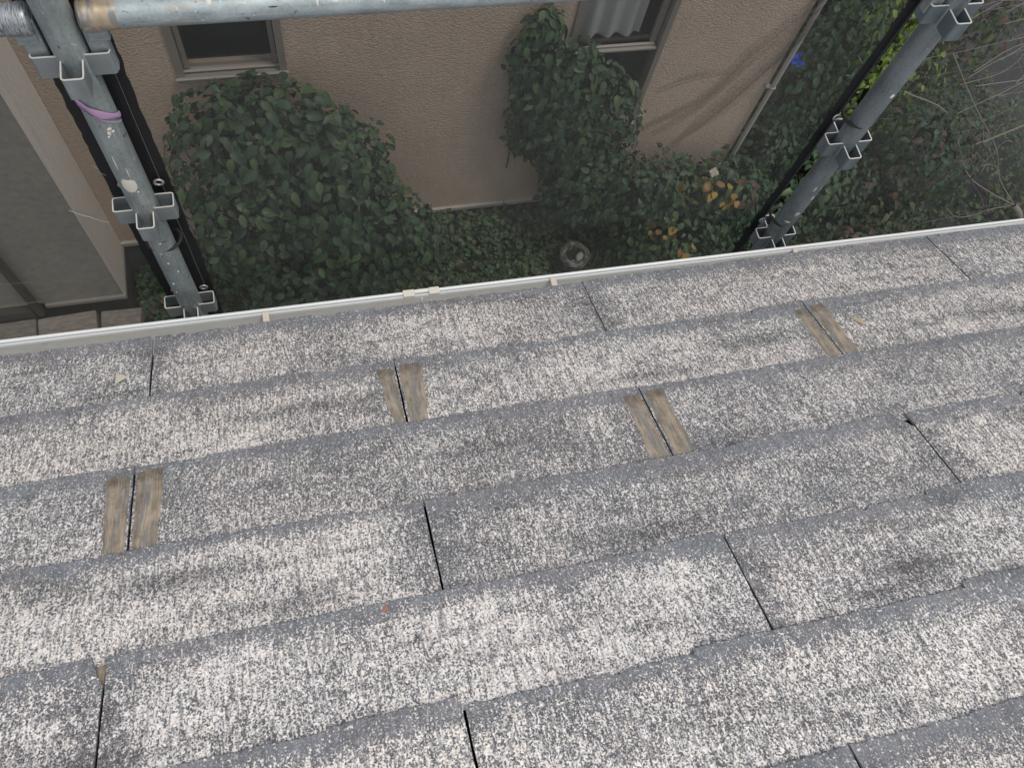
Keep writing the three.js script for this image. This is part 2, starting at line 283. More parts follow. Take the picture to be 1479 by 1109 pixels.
const postMat = [steel(tint(steelTexA, 1, 6), [1.12, 1.19, 1.17]), steel(tint(steelTexB, 1, 6), [0.78, 0.84, 0.87])];
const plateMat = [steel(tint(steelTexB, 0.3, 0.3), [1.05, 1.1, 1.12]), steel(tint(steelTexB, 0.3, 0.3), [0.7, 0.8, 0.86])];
const rimMat = std([0.68, 0.68, 0.66], 0.35, { metalness: 0.3 });
function pocketOn(parent, mat, ang, y, h = 0.042) {
  // U-shaped wedge pocket welded to the tube: two cheeks and a face, with a bright worn top rim
  const g = part('pocket', parent); g.position.y = y; g.rotation.y = ang;
  const w = 0.0165, d0 = 0.0195, d1 = 0.0565, th = 0.0021;
  const outline = (a) => { const s = new THREE.Shape(); const r = 0.006; s.moveTo(-w - a, d0); s.lineTo(-w - a, d1 - r + a); s.quadraticCurveTo(-w - a, d1 + a, -w - a + r, d1 + a); s.lineTo(w + a - r, d1 + a); s.quadraticCurveTo(w + a, d1 + a, w + a, d1 - r + a); s.lineTo(w + a, d0); const b = th; s.lineTo(w - b, d0); s.lineTo(w - b, d1 - r); s.quadraticCurveTo(w - b, d1 - b, w - b - r * 0.6, d1 - b); s.lineTo(-w + b + r * 0.6, d1 - b); s.quadraticCurveTo(-w + b, d1 - b, -w + b, d1 - r); s.lineTo(-w + b, d0); s.closePath(); return s; };
  const ex = (a, y0, hh) => { const e = new THREE.ExtrudeGeometry(outline(a), { depth: hh, bevelEnabled: false, curveSegments: 3 }); e.rotateX(Math.PI / 2); e.translate(0, y0, 0); return e; };
  mesh('cheek', ex(0, -0.0012, h), mat, g);
  mesh('rim', ex(0.0003, 0, 0.0012), rimMat, g);
  return g;
}
function spot(parent, R, mat, pts, name = 'paint_spot') {
  // a thin blob of dried paint curved round a tube whose axis is y: pts = [angle offset, height] outline about a centre
  const { a, y, ra, ry, seed } = pts, n = 22, P = [0, 0, 0], I = [];
  const put = (aa, yy, rr) => [Math.sin(aa) * rr, yy, Math.cos(aa) * rr];
  const V = [...put(a, y, R + 0.0008)];
  for (const [ring, off] of [[0.72, 0.0007], [1, -0.0002]]) for (let i = 0; i < n; i++) { const th = i / n * Math.PI * 2, k = ring * (0.75 + 0.5 * fbm(Math.cos(th) * 1.6 + 5, Math.sin(th) * 1.6 + 5, seed)); V.push(...put(a + Math.cos(th) * ra / R * k, y + Math.sin(th) * ry * k, R + off)); }
  for (let i = 0; i < n; i++) { const j = (i + 1) % n; I.push(0, 1 + i, 1 + j, 1 + i, 1 + n + i, 1 + j, 1 + j, 1 + n + i, 1 + n + j); }
  return mesh(name, geoOf(V, I), mat, parent);
}
const paint = std([0.68, 0.66, 0.60], 0.7), PR = 0.0258;
function makePost(name, label, x, mat, pmat, levels, z = -0.2) {
  const p = thing(name, label, 'scaffold post', [x, GY, z], 'scaffold posts standing outside the eave');
  const tubeG = new THREE.CylinderGeometry(PR, PR, 6.2, 28, 40); tubeG.rotateY(Math.PI); tubeG.translate(0, 3.1, 0);
  mesh('tube', tubeG, mat, p);
  mesh('base_plate', [box(-0.07, 0.07, 0, 0.006, -0.07, 0.07)], pmat, p);
  for (const y of levels) for (let q = 0; q < 4; q++) pocketOn(p, pmat, q * Math.PI / 2, y - GY - (q % 2 ? 0 : 0.006));
  return p;
}
const LV = [-3.46, -3.06, -2.65, -2.25, -1.84, -1.44, -1.03, -0.63, -0.232, 0.173, 0.578, 0.983, 1.388];
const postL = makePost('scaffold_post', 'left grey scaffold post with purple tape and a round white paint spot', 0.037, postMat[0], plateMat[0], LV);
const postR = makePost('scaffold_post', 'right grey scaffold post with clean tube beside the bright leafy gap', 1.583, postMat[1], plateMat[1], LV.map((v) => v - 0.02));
// marks on the posts
spot(postL, PR, paint, { a: -0.05, y: 0.262 - GY, ra: 0.0135, ry: 0.021, seed: 3 });
for (const [a, y, ra, ry, s] of [[0.35, 0.418, 0.004, 0.004, 4], [0.22, 0.408, 0.003, 0.006, 5], [0.5, 0.41, 0.003, 0.003, 6], [0.1, 0.40, 0.002, 0.003, 7], [0.0, -0.02, 0.0025, 0.004, 8], [0.45, -0.06, 0.002, 0.003, 9], [-0.4, -0.11, 0.003, 0.004, 10], [-0.3, 0.33, 0.001, 0.02, 11], [0.2, 0.30, 0.001, 0.014, 12], [-0.5, -0.15, 0.002, 0.003, 13], [0.3, 0.24, 0.0016, 0.002, 14], [0.1, 0.06, 0.002, 0.002, 15], [-0.2, 0.02, 0.0015, 0.002, 16]]) spot(postL, PR, paint, { a, y: y - GY, ra, ry, seed: s });
spot(postR, PR, std([0.8, 0.8, 0.78], 0.6), { a: 0.1, y: 0.318 - GY, ra: 0.005, ry: 0.006, seed: 20 });
for (const [a, y, ra, ry, s] of [[0.2, -0.06, 0.005, 0.009, 22], [-0.3, -0.02, 0.004, 0.01, 23], [0.4, -0.02, 0.002, 0.003, 24], [-0.1, -0.13, 0.006, 0.009, 25], [-0.5, -0.17, 0.008, 0.006, 26], [0.0, 0.36, 0.0012, 0.002, 27]]) spot(postR, PR, std([0.42, 0.44, 0.44], 0.7), { a, y: y - GY, ra, ry, seed: s });
{
  // purple tape wound once round the left post, slanting, with a torn lower edge
  const P = [], I = [], UV = [], n = 30;
  for (let i = 0; i <= n; i++) { const f = i / n, a = lerp(-1.75, 1.75, f), r = PR + 0.0012 + 0.0016 * Math.abs(Math.sin(f * 9)); const yc = 0.470 - GY - 0.085 * (f - 0.5) - 0.006, hw = lerp(0.012, 0.006, f) + 0.002 * Math.sin(f * 14);
    for (const s of [1, 0.1, -1]) { P.push(Math.sin(a) * (r + (s === 0.1 ? 0.0015 : 0)), yc + s * hw, Math.cos(a) * (r + (s === 0.1 ? 0.0015 : 0))); UV.push(f, s); } }
  for (let i = 0; i < n; i++) for (let j = 0; j < 2; j++) { const a = i * 3 + j, b = a + 3; I.push(a, a + 1, b, b, a + 1, b + 1); }
  mesh('tape', geoOf(P, I, UV), std([0.48, 0.30, 0.52], 0.5), postL);
  const P2 = [], I2 = []; for (let i = 0; i <= n; i++) { const f = i / n, a = lerp(-0.9, 1.4, f), r = PR + 0.0022; const yc = 0.444 - GY - 0.060 * (f - 0.5); for (const s of [1, -1]) P2.push(Math.sin(a) * (r + 0.002 * s), yc + s * 0.004, Math.cos(a) * (r + 0.002 * s)); }
  for (let i = 0; i < n; i++) { const a = i * 2; I2.push(a, a + 1, a + 2, a + 2, a + 1, a + 3); }
  mesh('tape_edge', geoOf(P2, I2), std([0.66, 0.55, 0.68], 0.5), postL);
}
// guard rails: tube, rusted end collar, wedge that drops into the pocket
const railMat = steel(tint(steelTexA, 1, 2), [1.32, 1.42, 1.44], { roughness: 0.5 }), railMatC = steel(tint(steelTexC, 1, 1), [1.25, 1.25, 1.3], { roughness: 0.4 });
const goldTex = dataTex(128, 64, (i, j) => { const n = fbm(i / 14, j / 12, 901), s = sstep(0.45, 0.7, fbm(i / 20 + 7, j / 6, 902)); return [lerp(0.46, 0.27, s) + 0.2 * (n - 0.5), lerp(0.385, 0.27, s) + 0.18 * (n - 0.5), lerp(0.28, 0.275, s) + 0.14 * (n - 0.5)]; });
const gold = std(0xffffff, 0.38, { map: goldTex, metalness: 0.55 });
const RY = 0.637;
function makeRail(label, x0, x1, mat, z, collarMat) {
  const r = thing('scaffold_rail', label, 'scaffold rail', [x0, RY, z], 'horizontal guard rails between the scaffold posts');
  const L = x1 - x0, R = 0.0216;
  const tg = new THREE.CylinderGeometry(R, R, L - 0.09, 26, 20); tg.rotateZ(-Math.PI / 2); tg.translate(L / 2, 0, 0); mesh('tube', tg, mat, r);
  for (const [s, x] of [[1, 0], [-1, L]]) {
    const prof = [[0.0217, 0.060], [0.0225, 0.052], [0.0229, 0.045], [0.0225, 0.039], [0.0234, 0.035], [0.0236, 0.029], [0.0228, 0.025], [0.0238, 0.020], [0.0236, 0.012], [0.0205, 0.007], [0.004, 0.006]].map(([a, b]) => new THREE.Vector2(a, b));
    const c = new THREE.LatheGeometry(prof, 26); c.rotateZ(-Math.PI / 2); if (s < 0) c.rotateY(Math.PI); c.translate(x, 0, 0); mesh('collar', c, collarMat, r);
    const w = [box(0, 0.030, -0.105, 0.004, -0.0095, 0.0095, 0.003), box(0.004, 0.036, -0.04, -0.012, -0.013, 0.013, 0.004)];
    for (const g of w) { if (s < 0) g.rotateY(Math.PI); g.translate(x + s * 0.004, 0, 0); }
    mesh('wedge', w, plateMat[0], r);
  }
  return r;
}
makeRail('long silvery rail with rust gold collar crossing the top edge of the view', 0.037 + 0.0245, 1.583 - 0.0245, railMat, -0.2, gold);
makeRail('short dark spotted rail end left of the left post', -1.509 + 0.0245, 0.037 - 0.0245, railMatC, -0.2, railMatC);
{
  const rg = scene.children.find((o) => o.name === 'scaffold_rail'), R = 0.0216;
  const h = new THREE.Group(); h.name = 'paint_marks'; h.rotation.set(0, 0, -Math.PI / 2); rg.add(h);
  // axis y of the marks runs along the rail
  for (const [x, a, ra, ry, s] of [[0.372, 1.0, 0.008, 0.0085, 40], [0.337, 1.2, 0.0035, 0.0022, 41], [0.345, 0.7, 0.006, 0.0018, 42], [0.40, 1.1, 0.003, 0.0014, 43], [0.56, 1.6, 0.006, 0.003, 44], [0.19, 1.4, 0.009, 0.004, 46], [0.24, 0.9, 0.002, 0.002, 47], [0.67, 1.2, 0.002, 0.002, 48]]) spot(h, R, paint, { a: -a, y: x, ra, ry, seed: s });
  for (const [x, a, ra, ry, s] of [[0.352, 1.15, 0.0028, 0.003, 50], [0.735, 1.25, 0.0012, 0.02, 51], [0.752, 1.5, 0.005, 0.0016, 52], [0.5, 1.0, 0.0016, 0.002, 53], [0.28, 0.6, 0.001, 0.008, 54]]) spot(h, R, std([0.03, 0.03, 0.03], 0.8), { a: -a, y: x, ra, ry, seed: s }, 'scrape');
}

// ------------------------------------------------------------------ safety nets behind the posts
const netMat = new THREE.MeshStandardMaterial({ color: lin(0.076, 0.080, 0.078), roughness: 0.9, transparent: true, opacity: 0.43, side: THREE.DoubleSide, depthWrite: false });
const pleatShadeMat = new THREE.MeshStandardMaterial({ color: lin(0.045, 0.045, 0.045), roughness: 0.9, transparent: true, opacity: 0.17, side: THREE.DoubleSide, depthWrite: false });
const hemMat = std([0.010, 0.011, 0.014], 0.6), eyeMat = std([0.62, 0.63, 0.62], 0.32, { metalness: 0.7 }), cordMat = std([0.02, 0.02, 0.022], 0.8);
const creaseMat = std([0.22, 0.22, 0.21], 0.8);
function makeNet(label, x0, x1, zc, hems, folds, creases, seed) {
  const n = thing('safety_net', label, 'safety net', [0, 0, zc], 'dark safety nets hung on the scaffold');
  const y0 = -3.9, y1 = 1.7, nx = 30, ny = 90, P = [], I = [], UV = [];
  const bump = (x, y) => 0.012 * (fbm(x * 2, y * 1.6, seed) - 0.5) + 0.004 * (fbm(x * 9, y * 5, seed + 1) - 0.5);
  for (let j = 0; j <= ny; j++) for (let i = 0; i <= nx; i++) { const x = lerp(x0, x1, i / nx), y = lerp(y0, y1, j / ny); P.push(x, y, bump(x, y)); UV.push(x, y); }
  for (let j = 0; j < ny; j++) for (let i = 0; i < nx; i++) { const a = j * (nx + 1) + i, b = a + nx + 1; I.push(a, a + 1, b, b, a + 1, b + 1); }
  mesh('sheet', geoOf(P, I, UV), netMat, n);
  for (const [a, b] of hems) {
    const HP = [], HI = [], m = 420;
    for (let j = 0; j <= m; j++) { const y = lerp(y0, y1, j / m); const wob = 0.004 * (fbm(y * 5, a * 9, seed + 5) - 0.5) + 0.0015 * (vnoise(y * 30, 1, seed + 6) - 0.5); for (const f of [0, 0.33, 0.5, 0.67, 1]) HP.push(lerp(a, b, f) + wob + (f % 1 === 0 ? 0.0045 * (fbm(y * 70, f * 9 + a, seed + 9) - 0.5) : 0), y, 0.006 + (f > 0 && f < 1 ? 0.002 : 0) + 0.007 * (fbm(y * 34, f * 5, seed + 8) - 0.5)); }
    for (let j = 0; j < m; j++) for (let i = 0; i < 4; i++) { const q = j * 5 + i, r = q + 5; HI.push(q, q + 1, r, r, q + 1, r + 1); }
    mesh('hem', geoOf(HP, HI), hemMat, n);
    const sp = []; for (let y = -3.9; y <= 1.7; y += 0.05) sp.push([lerp(a, b, 0.66) + 0.004 * (fbm(y * 5, a * 9, seed + 5) - 0.5), y, 0.0125]);
    mesh('stitching', tube(sp, 0.0006, 220, 4), std([0.16, 0.16, 0.165], 0.8), n);
    const off = (a + b) / 2;
    for (let y = -3.75 + 0.11; y < 1.6; y += 0.4235) {
      const t = new THREE.TorusGeometry(0.0078, 0.0026, 8, 18); t.scale(1, 1, 0.8); t.translate(off + 0.004, y + 0.02, 0.0145); mesh('eyelet', t, eyeMat, n);
    }
  }
  // folds: narrow pleats where the cloth lies double, soft shading put into darker stacked strips
  for (const f of folds) for (const [kw, zz] of [[3.2, 0.006], [1.5, 0.010], [0.55, 0.014], [0.3, 0.017]]) {
    const c = new THREE.CatmullRomCurve3(f.pts.map(([x, y]) => new THREE.Vector3(x, y, 0.010))), FP = [], FI = [], m = 30;
    for (let j = 0; j <= m; j++) { const q = j / m, p = c.getPoint(q), tg = c.getTangent(q), w = kw * f.w * Math.sin(Math.PI * (0.06 + 0.92 * q)) * (0.6 + 0.8 * vnoise(q * 7, f.w * 999 + kw, seed)); const o = kw > 1 ? 0.004 * kw * (vnoise(q * 3, kw, seed + 3) - 0.5) : 0; FP.push(p.x - tg.y * w + o, p.y + tg.x * w, zz, p.x + o, p.y, zz + 0.002, p.x + tg.y * w + o, p.y - tg.x * w, zz); }
    for (let j = 0; j < m; j++) for (let i = 0; i < 2; i++) { const a = j * 3 + i, b = a + 3; FI.push(a, a + 1, b, b, a + 1, b + 1); }
    mesh('pleat', geoOf(FP, FI), pleatShadeMat, n);
  }
  // thin pale crease lines on the sheet
  const R = rngOf(seed * 7 + 1), G = [];
  for (let q = 0; q < creases; q++) { const L = 0.05 + R() * 0.35, x = lerp(x0, Math.min(x1, x0 + 1.25) - L, R()), y = lerp(-0.4, 0.75, R()), s = (R() - 0.5) * 0.05 + (x0 > 1 ? 0.16 * L : 0); G.push(tube([[x, y, 0.004], [x + L * 0.5, y + s * 0.5 + (R() - 0.5) * 0.006, 0.005], [x + L, y + s, 0.004]], 0.00018 + R() * 0.0003, 8, 4)); }
  if (G.length) mesh('crease', G, creaseMat, n);
  return n;
}
const ties = (p, pts) => { for (const [x, y] of pts) { const t = new THREE.TorusGeometry(0.030, 0.0035, 6, 20); t.rotateX(Math.PI / 2 - 0.25); t.scale(1.15, 1, 1.2); t.translate(x, y, 0.03); mesh('tie', t, cordMat, p); } };
const netL = makeNet('dark net panel left of the left post with pale creases', -1.5, 0.014, -0.245, [[-0.022, 0.028]], [], 16, 11);
const netM = makeNet('wide dark net panel between the two scaffold posts', 0.044, 1.554, -0.243, [[0.044, 0.092], [1.524, 1.554]], [
  { pts: [[1.36, 0.60], [1.24, 0.43], [1.18, 0.30], [1.05, 0.20], [0.98, 0.13]], w: 0.0035 }, { pts: [[1.36, 0.58], [1.25, 0.40], [1.17, 0.26], [1.09, 0.19]], w: 0.0028 },
  { pts: [[1.20, 0.37], [1.13, 0.36], [1.06, 0.33]], w: 0.002 }, { pts: [[1.38, 0.60], [1.32, 0.44], [1.22, 0.24], [1.14, 0.12]], w: 0.009 }], 0, 12);
const netR = makeNet('dark net panel right of the right post before the bare branches', 1.632, 3.2, -0.243, [], [], 26, 13);
ties(netM, [[1.583, 0.205], [0.04, 0.02]]); ties(netM, [[1.585, -0.2]]);
{
  // scuffs: short pale scratches on the left sheet
  for (const [x, y, dx, dy] of [[-0.115, 0.115, 0.03, -0.03], [-0.085, 0.085, 0.028, -0.026], [-0.03, 0.245, 0.012, -0.018], [-0.025, 0.225, 0.01, -0.012]]) mesh('scuff', tube([[x, y, 0.006], [x + dx * 0.5, y + dy * 0.55, 0.007], [x + dx, y + dy, 0.006]], 0.0006, 6, 5), std([0.5, 0.5, 0.48], 0.8), netL);
}

// ------------------------------------------------------------------ neighbouring house
const WZ = -2.81, BASE = -4.0;
const stuccoTex = dataTex(1024, 1024, (i, j) => { const y = j + 5 * (fbm(i / 50, j / 30, 700) - 0.5); const r = 0.34 * vnoise(i / 7.5, y / 3.8, 701) + 0.38 * vnoise(i / 4, y / 3, 702) + 0.28 * vnoise(i / 2.2, j / 2.2, 703); return r; }, false);
const stuccoCol = dataTex(1024, 1024, (i, j) => { const v = 1 + 0.16 * (fbm(i / 150, j / 110, 711) - 0.5) + 0.12 * (fbm(i / 16, j / 260, 713) - 0.5) + 0.34 * (0.5 * vnoise(i / 6, j / 3.6, 701) + 0.5 * vnoise(i / 3, j / 2.6, 705) - 0.5); return [0.56 * v, 0.455 * v, 0.37 * v]; });
for (const t of [stuccoTex, stuccoCol]) t.repeat.set(1 / 1.8, 1 / 1.8);
const stucco = std(0xffffff, 0.92, { map: stuccoCol, bumpMap: stuccoTex, bumpScale: 0.006 });
const greyTex = tint(stuccoCol, 1 / 1.8, 1 / 1.8);
const stuccoGrey = std([0.46, 0.54, 0.58], 0.92, { map: greyTex, bumpMap: stuccoTex, bumpScale: 0.0015 });
const alu = std([0.30, 0.275, 0.25], 0.5, { metalness: 0.2 }), aluLight = std([0.42, 0.40, 0.37], 0.42, { metalness: 0.25 });
const house = thing('neighbour_house', 'beige stucco house below, seen through the net beyond the eave', 'house');
{
  const s = new THREE.Shape(); s.moveTo(-7, BASE + 0.03); s.lineTo(3.63, BASE + 0.03); s.lineTo(3.63, 0.4); s.lineTo(-7, 0.4); s.closePath();
  const holes = [[-0.285, 0.325, -2.385, -1.55], [2.035, 2.685, -3.12, -1.45]];
  for (const [a, b, c, d] of holes) { const h = new THREE.Path(); h.moveTo(a, c); h.lineTo(a, d); h.lineTo(b, d); h.lineTo(b, c); h.closePath(); s.holes.push(h); }
  const g = new THREE.ExtrudeGeometry(s, { depth: 0.14, bevelEnabled: false }); g.translate(0, 0, WZ - 0.14);
  mesh('wall', g, stucco, house);
  mesh('side_wall', box(3.49, 3.63, BASE + 0.03, 0.4, -8, WZ - 0.14), stucco, house);
  mesh('foundation', box(-7, 3.60, GY - 0.1, BASE, -8, WZ - 0.03), std([0.12, 0.12, 0.115], 0.9), house);
  mesh('roof', [box(-7.3, 4.0, 0.4, 0.55, -8.3, -2.5)], std([0.08, 0.08, 0.09], 0.8), house);  // unseen slab above the view, keeps sky light off the gap
  mesh('dark_room_board', [box(-7, 3.4, -4, 0.3, -3.9, -3.8)], std([0.04, 0.04, 0.04], 1), house);  // dark back board, the darkness of the unlit rooms put into its colour
  for (let k = 0; k < 6; k++) mesh('base_trim', box(-7 + k * 1.765, -7 + (k + 1) * 1.765 - 0.004, BASE - 0.012, BASE + 0.03, WZ - 0.03, WZ + 0.022, 0.004), std([0.5, 0.49, 0.46], 0.5), house);
  // windows: frame members, sill, panes, dark boards coloured as the unlit interior
  const win = (x0, x1, y0, y1) => { const w = part('window', house); w.userData.label = ''; delete w.userData.label; return w; };
  const frame = (w, x0, x1, y0, y1, t, zf, mat, tb = t) => { mesh('frame', [box(x0, x0 + t, y0, y1, WZ - 0.09, zf), box(x1 - t, x1, y0, y1, WZ - 0.09, zf), box(x0 + t, x1 - t, y0, y0 + tb, WZ - 0.09, zf - 0.004), box(x0 + t, x1 - t, y1 - t, y1, WZ - 0.09, zf)], mat, w); };
  const glass = new THREE.MeshPhysicalMaterial({ color: 0xffffff, roughness: 0.04, transmission: 1, thickness: 0, ior: 1.5, side: THREE.DoubleSide });
  const w1 = win(); frame(w1, -0.284, 0.324, -2.384, -1.551, 0.040, WZ + 0.012, alu, 0.018);
  mesh('sash', [box(-0.238, -0.212, -2.338, -1.597, WZ - 0.06, WZ - 0.03), box(0.252, 0.278, -2.338, -1.597, WZ - 0.06, WZ - 0.03), box(-0.212, 0.252, -2.366, -2.345, WZ - 0.06, WZ - 0.03)], alu, w1);
  mesh('sill', [box(-0.295, 0.335, -2.372, -2.360, WZ + 0.013, WZ + 0.032, 0.003), box(-0.25, 0.29, -2.352, -2.344, WZ - 0.03, WZ - 0.012, 0.002)], aluLight, w1);
  mesh('pane', box(-0.212, 0.252, -2.345, -1.597, WZ - 0.05, WZ - 0.044), glass, w1);
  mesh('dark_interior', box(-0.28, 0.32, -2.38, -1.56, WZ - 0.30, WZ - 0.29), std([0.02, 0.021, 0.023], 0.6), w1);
  const w2 = win(); frame(w2, 2.036, 2.684, -3.119, -1.451, 0.036, WZ + 0.012, alu);
  mesh('transom', [box(2.081, 2.639, -2.420, -2.408, WZ - 0.045, WZ + 0.008), box(2.09, 2.63, -2.4, -2.390, WZ - 0.032, WZ - 0.014, 0.002)], aluLight, w2);
  mesh('sash', [box(2.60, 2.639, -2.389, -1.497, WZ - 0.06, WZ - 0.03), box(2.081, 2.10, -2.389, -1.497, WZ - 0.06, WZ - 0.03)], alu, w2);
  mesh('pane', box(2.10, 2.60, -2.389, -1.497, WZ - 0.05, WZ - 0.044), glass, w2);
  mesh('pane', box(2.081, 2.639, -3.073, -2.421, WZ - 0.05, WZ - 0.044), glass, w2);
  // pleated curtain behind the upper pane
  const CP = [], CI = [], nn = 80; for (let i = 0; i <= nn; i++) { const x = lerp(2.09, 2.55, i / nn), f = 0.5 + 0.5 * Math.cos(i / nn * Math.PI * 2 * 3.6 + 0.6); const z = WZ - 0.115 + 0.042 * (Math.pow(f, 0.9) - 0.5); CP.push(x, -2.40, z, x, -1.47, z); } for (let i = 0; i < nn; i++) { const a = i * 2; CI.push(a, a + 2, a + 1, a + 1, a + 2, a + 3); }
  mesh('curtain', geoOf(CP, CI), std([0.52, 0.55, 0.56], 0.9), w2);
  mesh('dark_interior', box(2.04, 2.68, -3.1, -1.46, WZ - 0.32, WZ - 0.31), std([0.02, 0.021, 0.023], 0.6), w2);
  mesh('sill', box(2.025, 2.695, -3.135, -3.121, WZ, WZ + 0.05, 0.003), aluLight, w2);
  // projecting bay at left: front face, return with its lit side put into a paler colour, base trim, brown downpipe
  mesh('bay', box(-4.5, -1.042, BASE + 0.02, 0.38, WZ + 0.003, -2.385), stuccoGrey, house);
  mesh('bay_lit_return', box(-1.04, -1.036, BASE + 0.02, 0.38, WZ + 0.004, -2.386), std(0xffffff, 0.92, { map: stuccoCol, bumpMap: stuccoTex, bumpScale: 0.0015, color: lin(1.32, 1.55, 1.80) }), house);
  mesh('bay_foundation', box(-4.5, -1.05, GY - 0.1, BASE - 0.022, WZ - 0.02, -2.40), std([0.055, 0.052, 0.048], 0.9), house);
  mesh('bay_trim', [box(-1.56, -1.024, BASE - 0.02, BASE + 0.018, WZ + 0.03, -2.366, 0.004)], std([0.26, 0.24, 0.22], 0.7), house);
  const dp = new THREE.CylinderGeometry(0.03, 0.03, 4.4, 18); dp.translate(-1.60, BASE + 2.17, -2.34); mesh('downpipe', dp, std([0.055, 0.042, 0.037], 0.5), house);
  mesh('lower_step', box(-4.5, -1.64, GY, BASE + 0.02, -2.384, -2.33), std([0.06, 0.05, 0.045], 0.9), house);
  // pale downspout on the right corner
  const ds = new THREE.CylinderGeometry(0.017, 0.017, 4.5, 18); ds.translate(3.650, -1.95, WZ + 0.035);
  mesh('downspout', ds, std([0.46, 0.45, 0.43], 0.5), house);
  for (const y of [-3.9, -2.85, -1.7]) { const b = new THREE.TorusGeometry(0.020, 0.005, 6, 20); b.rotateX(Math.PI / 2); b.translate(3.650, y, WZ + 0.035); mesh('pipe_bracket', [b, box(3.60, 3.632, y - 0.006, y + 0.006, WZ + 0.001, WZ + 0.04)], aluLight, house); }
}
// paving slabs at the foot of the bay
{
  const pv = new THREE.Group(); pv.name = 'paving'; scene.add(pv); tag(pv, 'pale concrete paving slabs at the foot of the grey bay', null, null, 'structure');
  const tx = dataTex(256, 256, (i, j) => { const v = 0.19 + 0.16 * (fbm(i / 30, j / 30, 800) - 0.5) + 0.05 * (vnoise(i / 2, j / 2, 801) - 0.5); return [v * 1.05, v * 0.98, v * 0.88]; });
  const mt = [0, 1, 2].map((q) => std([0.9 + 0.12 * q, 0.9 + 0.1 * q, 0.9 + 0.1 * q], 0.95, { map: tx, bumpMap: tx, bumpScale: 0.004 }));
  for (const [x, z, w, d, t, h] of [[-1.44, -2.25, 0.38, 0.15, 0.04, 0], [-1.09, -2.235, 0.27, 0.16, -0.05, -0.012], [-1.82, -2.24, 0.35, 0.15, 0.01, 0.006], [-1.40, -2.07, 0.33, 0.17, -0.03, -0.01], [-1.02, -2.06, 0.36, 0.16, 0.06, 0.004], [-1.76, -2.06, 0.36, 0.17, -0.04, -0.006], [-2.2, -2.23, 0.36, 0.16, 0, 0], [-2.14, -2.06, 0.35, 0.16, 0.05, 0.008]]) {
    const g = new RoundedBoxGeometry(w, 0.09, d, 3, 0.01), p = g.attributes.position; for (let i = 0; i < p.count; i++) { const X = p.getX(i), Z = p.getZ(i); p.setXYZ(i, X + 0.02 * (fbm(X * 9 + x * 7 + 9, Z * 9 + 5, 811) - 0.5), p.getY(i) + 0.006 * (vnoise(X * 30, Z * 30 + x, 812) - 0.5), Z + 0.02 * (fbm(X * 8 + x * 5 + 2, Z * 8, 813) - 0.5)); } g.computeVertexNormals();
    const m = mesh('paving_slab', g, mt[Math.floor(hash(x * 100, z * 100, 3) * 3)], pv); m.position.set(x, -4.105 + h, z); m.rotation.set(t * 0.6, t, -t * 0.4);
  }
}

// ------------------------------------------------------------------ plants
function leafGeo(L, W, fold, droop, lobes) {
  // a bent leaf: midrib, two halves folded up, tip drooping
  const P = [], I = [], n = 6;
  for (let i = 0; i <= n; i++) { const f = i / n; let w = W * Math.pow(Math.sin(Math.PI * Math.pow(f, 0.75)), 0.8); if (lobes) w *= 0.62 + 0.7 * Math.abs(Math.sin(f * Math.PI * 2.5)); const z = f * L, y = -droop * f * f * L; P.push(-w / 2, y + fold * w, z, 0, y, z, w / 2, y + fold * w, z); }
  for (let i = 0; i < n; i++) for (let j = 0; j < 2; j++) { const a = i * 3 + j, b = a + 3; I.push(a, b, a + 1, a + 1, b, b + 1); }
  return geoOf(P, I);
}
const leafMat = (r, g, b) => new THREE.MeshPhysicalMaterial({ color: lin(r, g, b), roughness: 0.55, transmission: 0.25, thickness: 0, side: THREE.DoubleSide });
const greens = [[0.040, 0.095, 0.045], [0.058, 0.122, 0.055], [0.028, 0.070, 0.040], [0.075, 0.135, 0.050], [0.034, 0.080, 0.048], [0.060, 0.115, 0.062]];
const greenMats = greens.map((c) => leafMat(...c));
const yellowGreen = [[0.19, 0.31, 0.05], [0.26, 0.37, 0.06], [0.11, 0.18, 0.05], [0.07, 0.12, 0.045]].map((c) => leafMat(...c));
const yellowMats = [[0.36, 0.25, 0.05], [0.44, 0.29, 0.06], [0.30, 0.17, 0.06]].map((c) => leafMat(...c));
const brownMats = [[0.14, 0.07, 0.045], [0.10, 0.06, 0.045]].map((c) => leafMat(...c));
const barkMat = std([0.09, 0.07, 0.055], 0.9);
const camP = camera.position.clone();
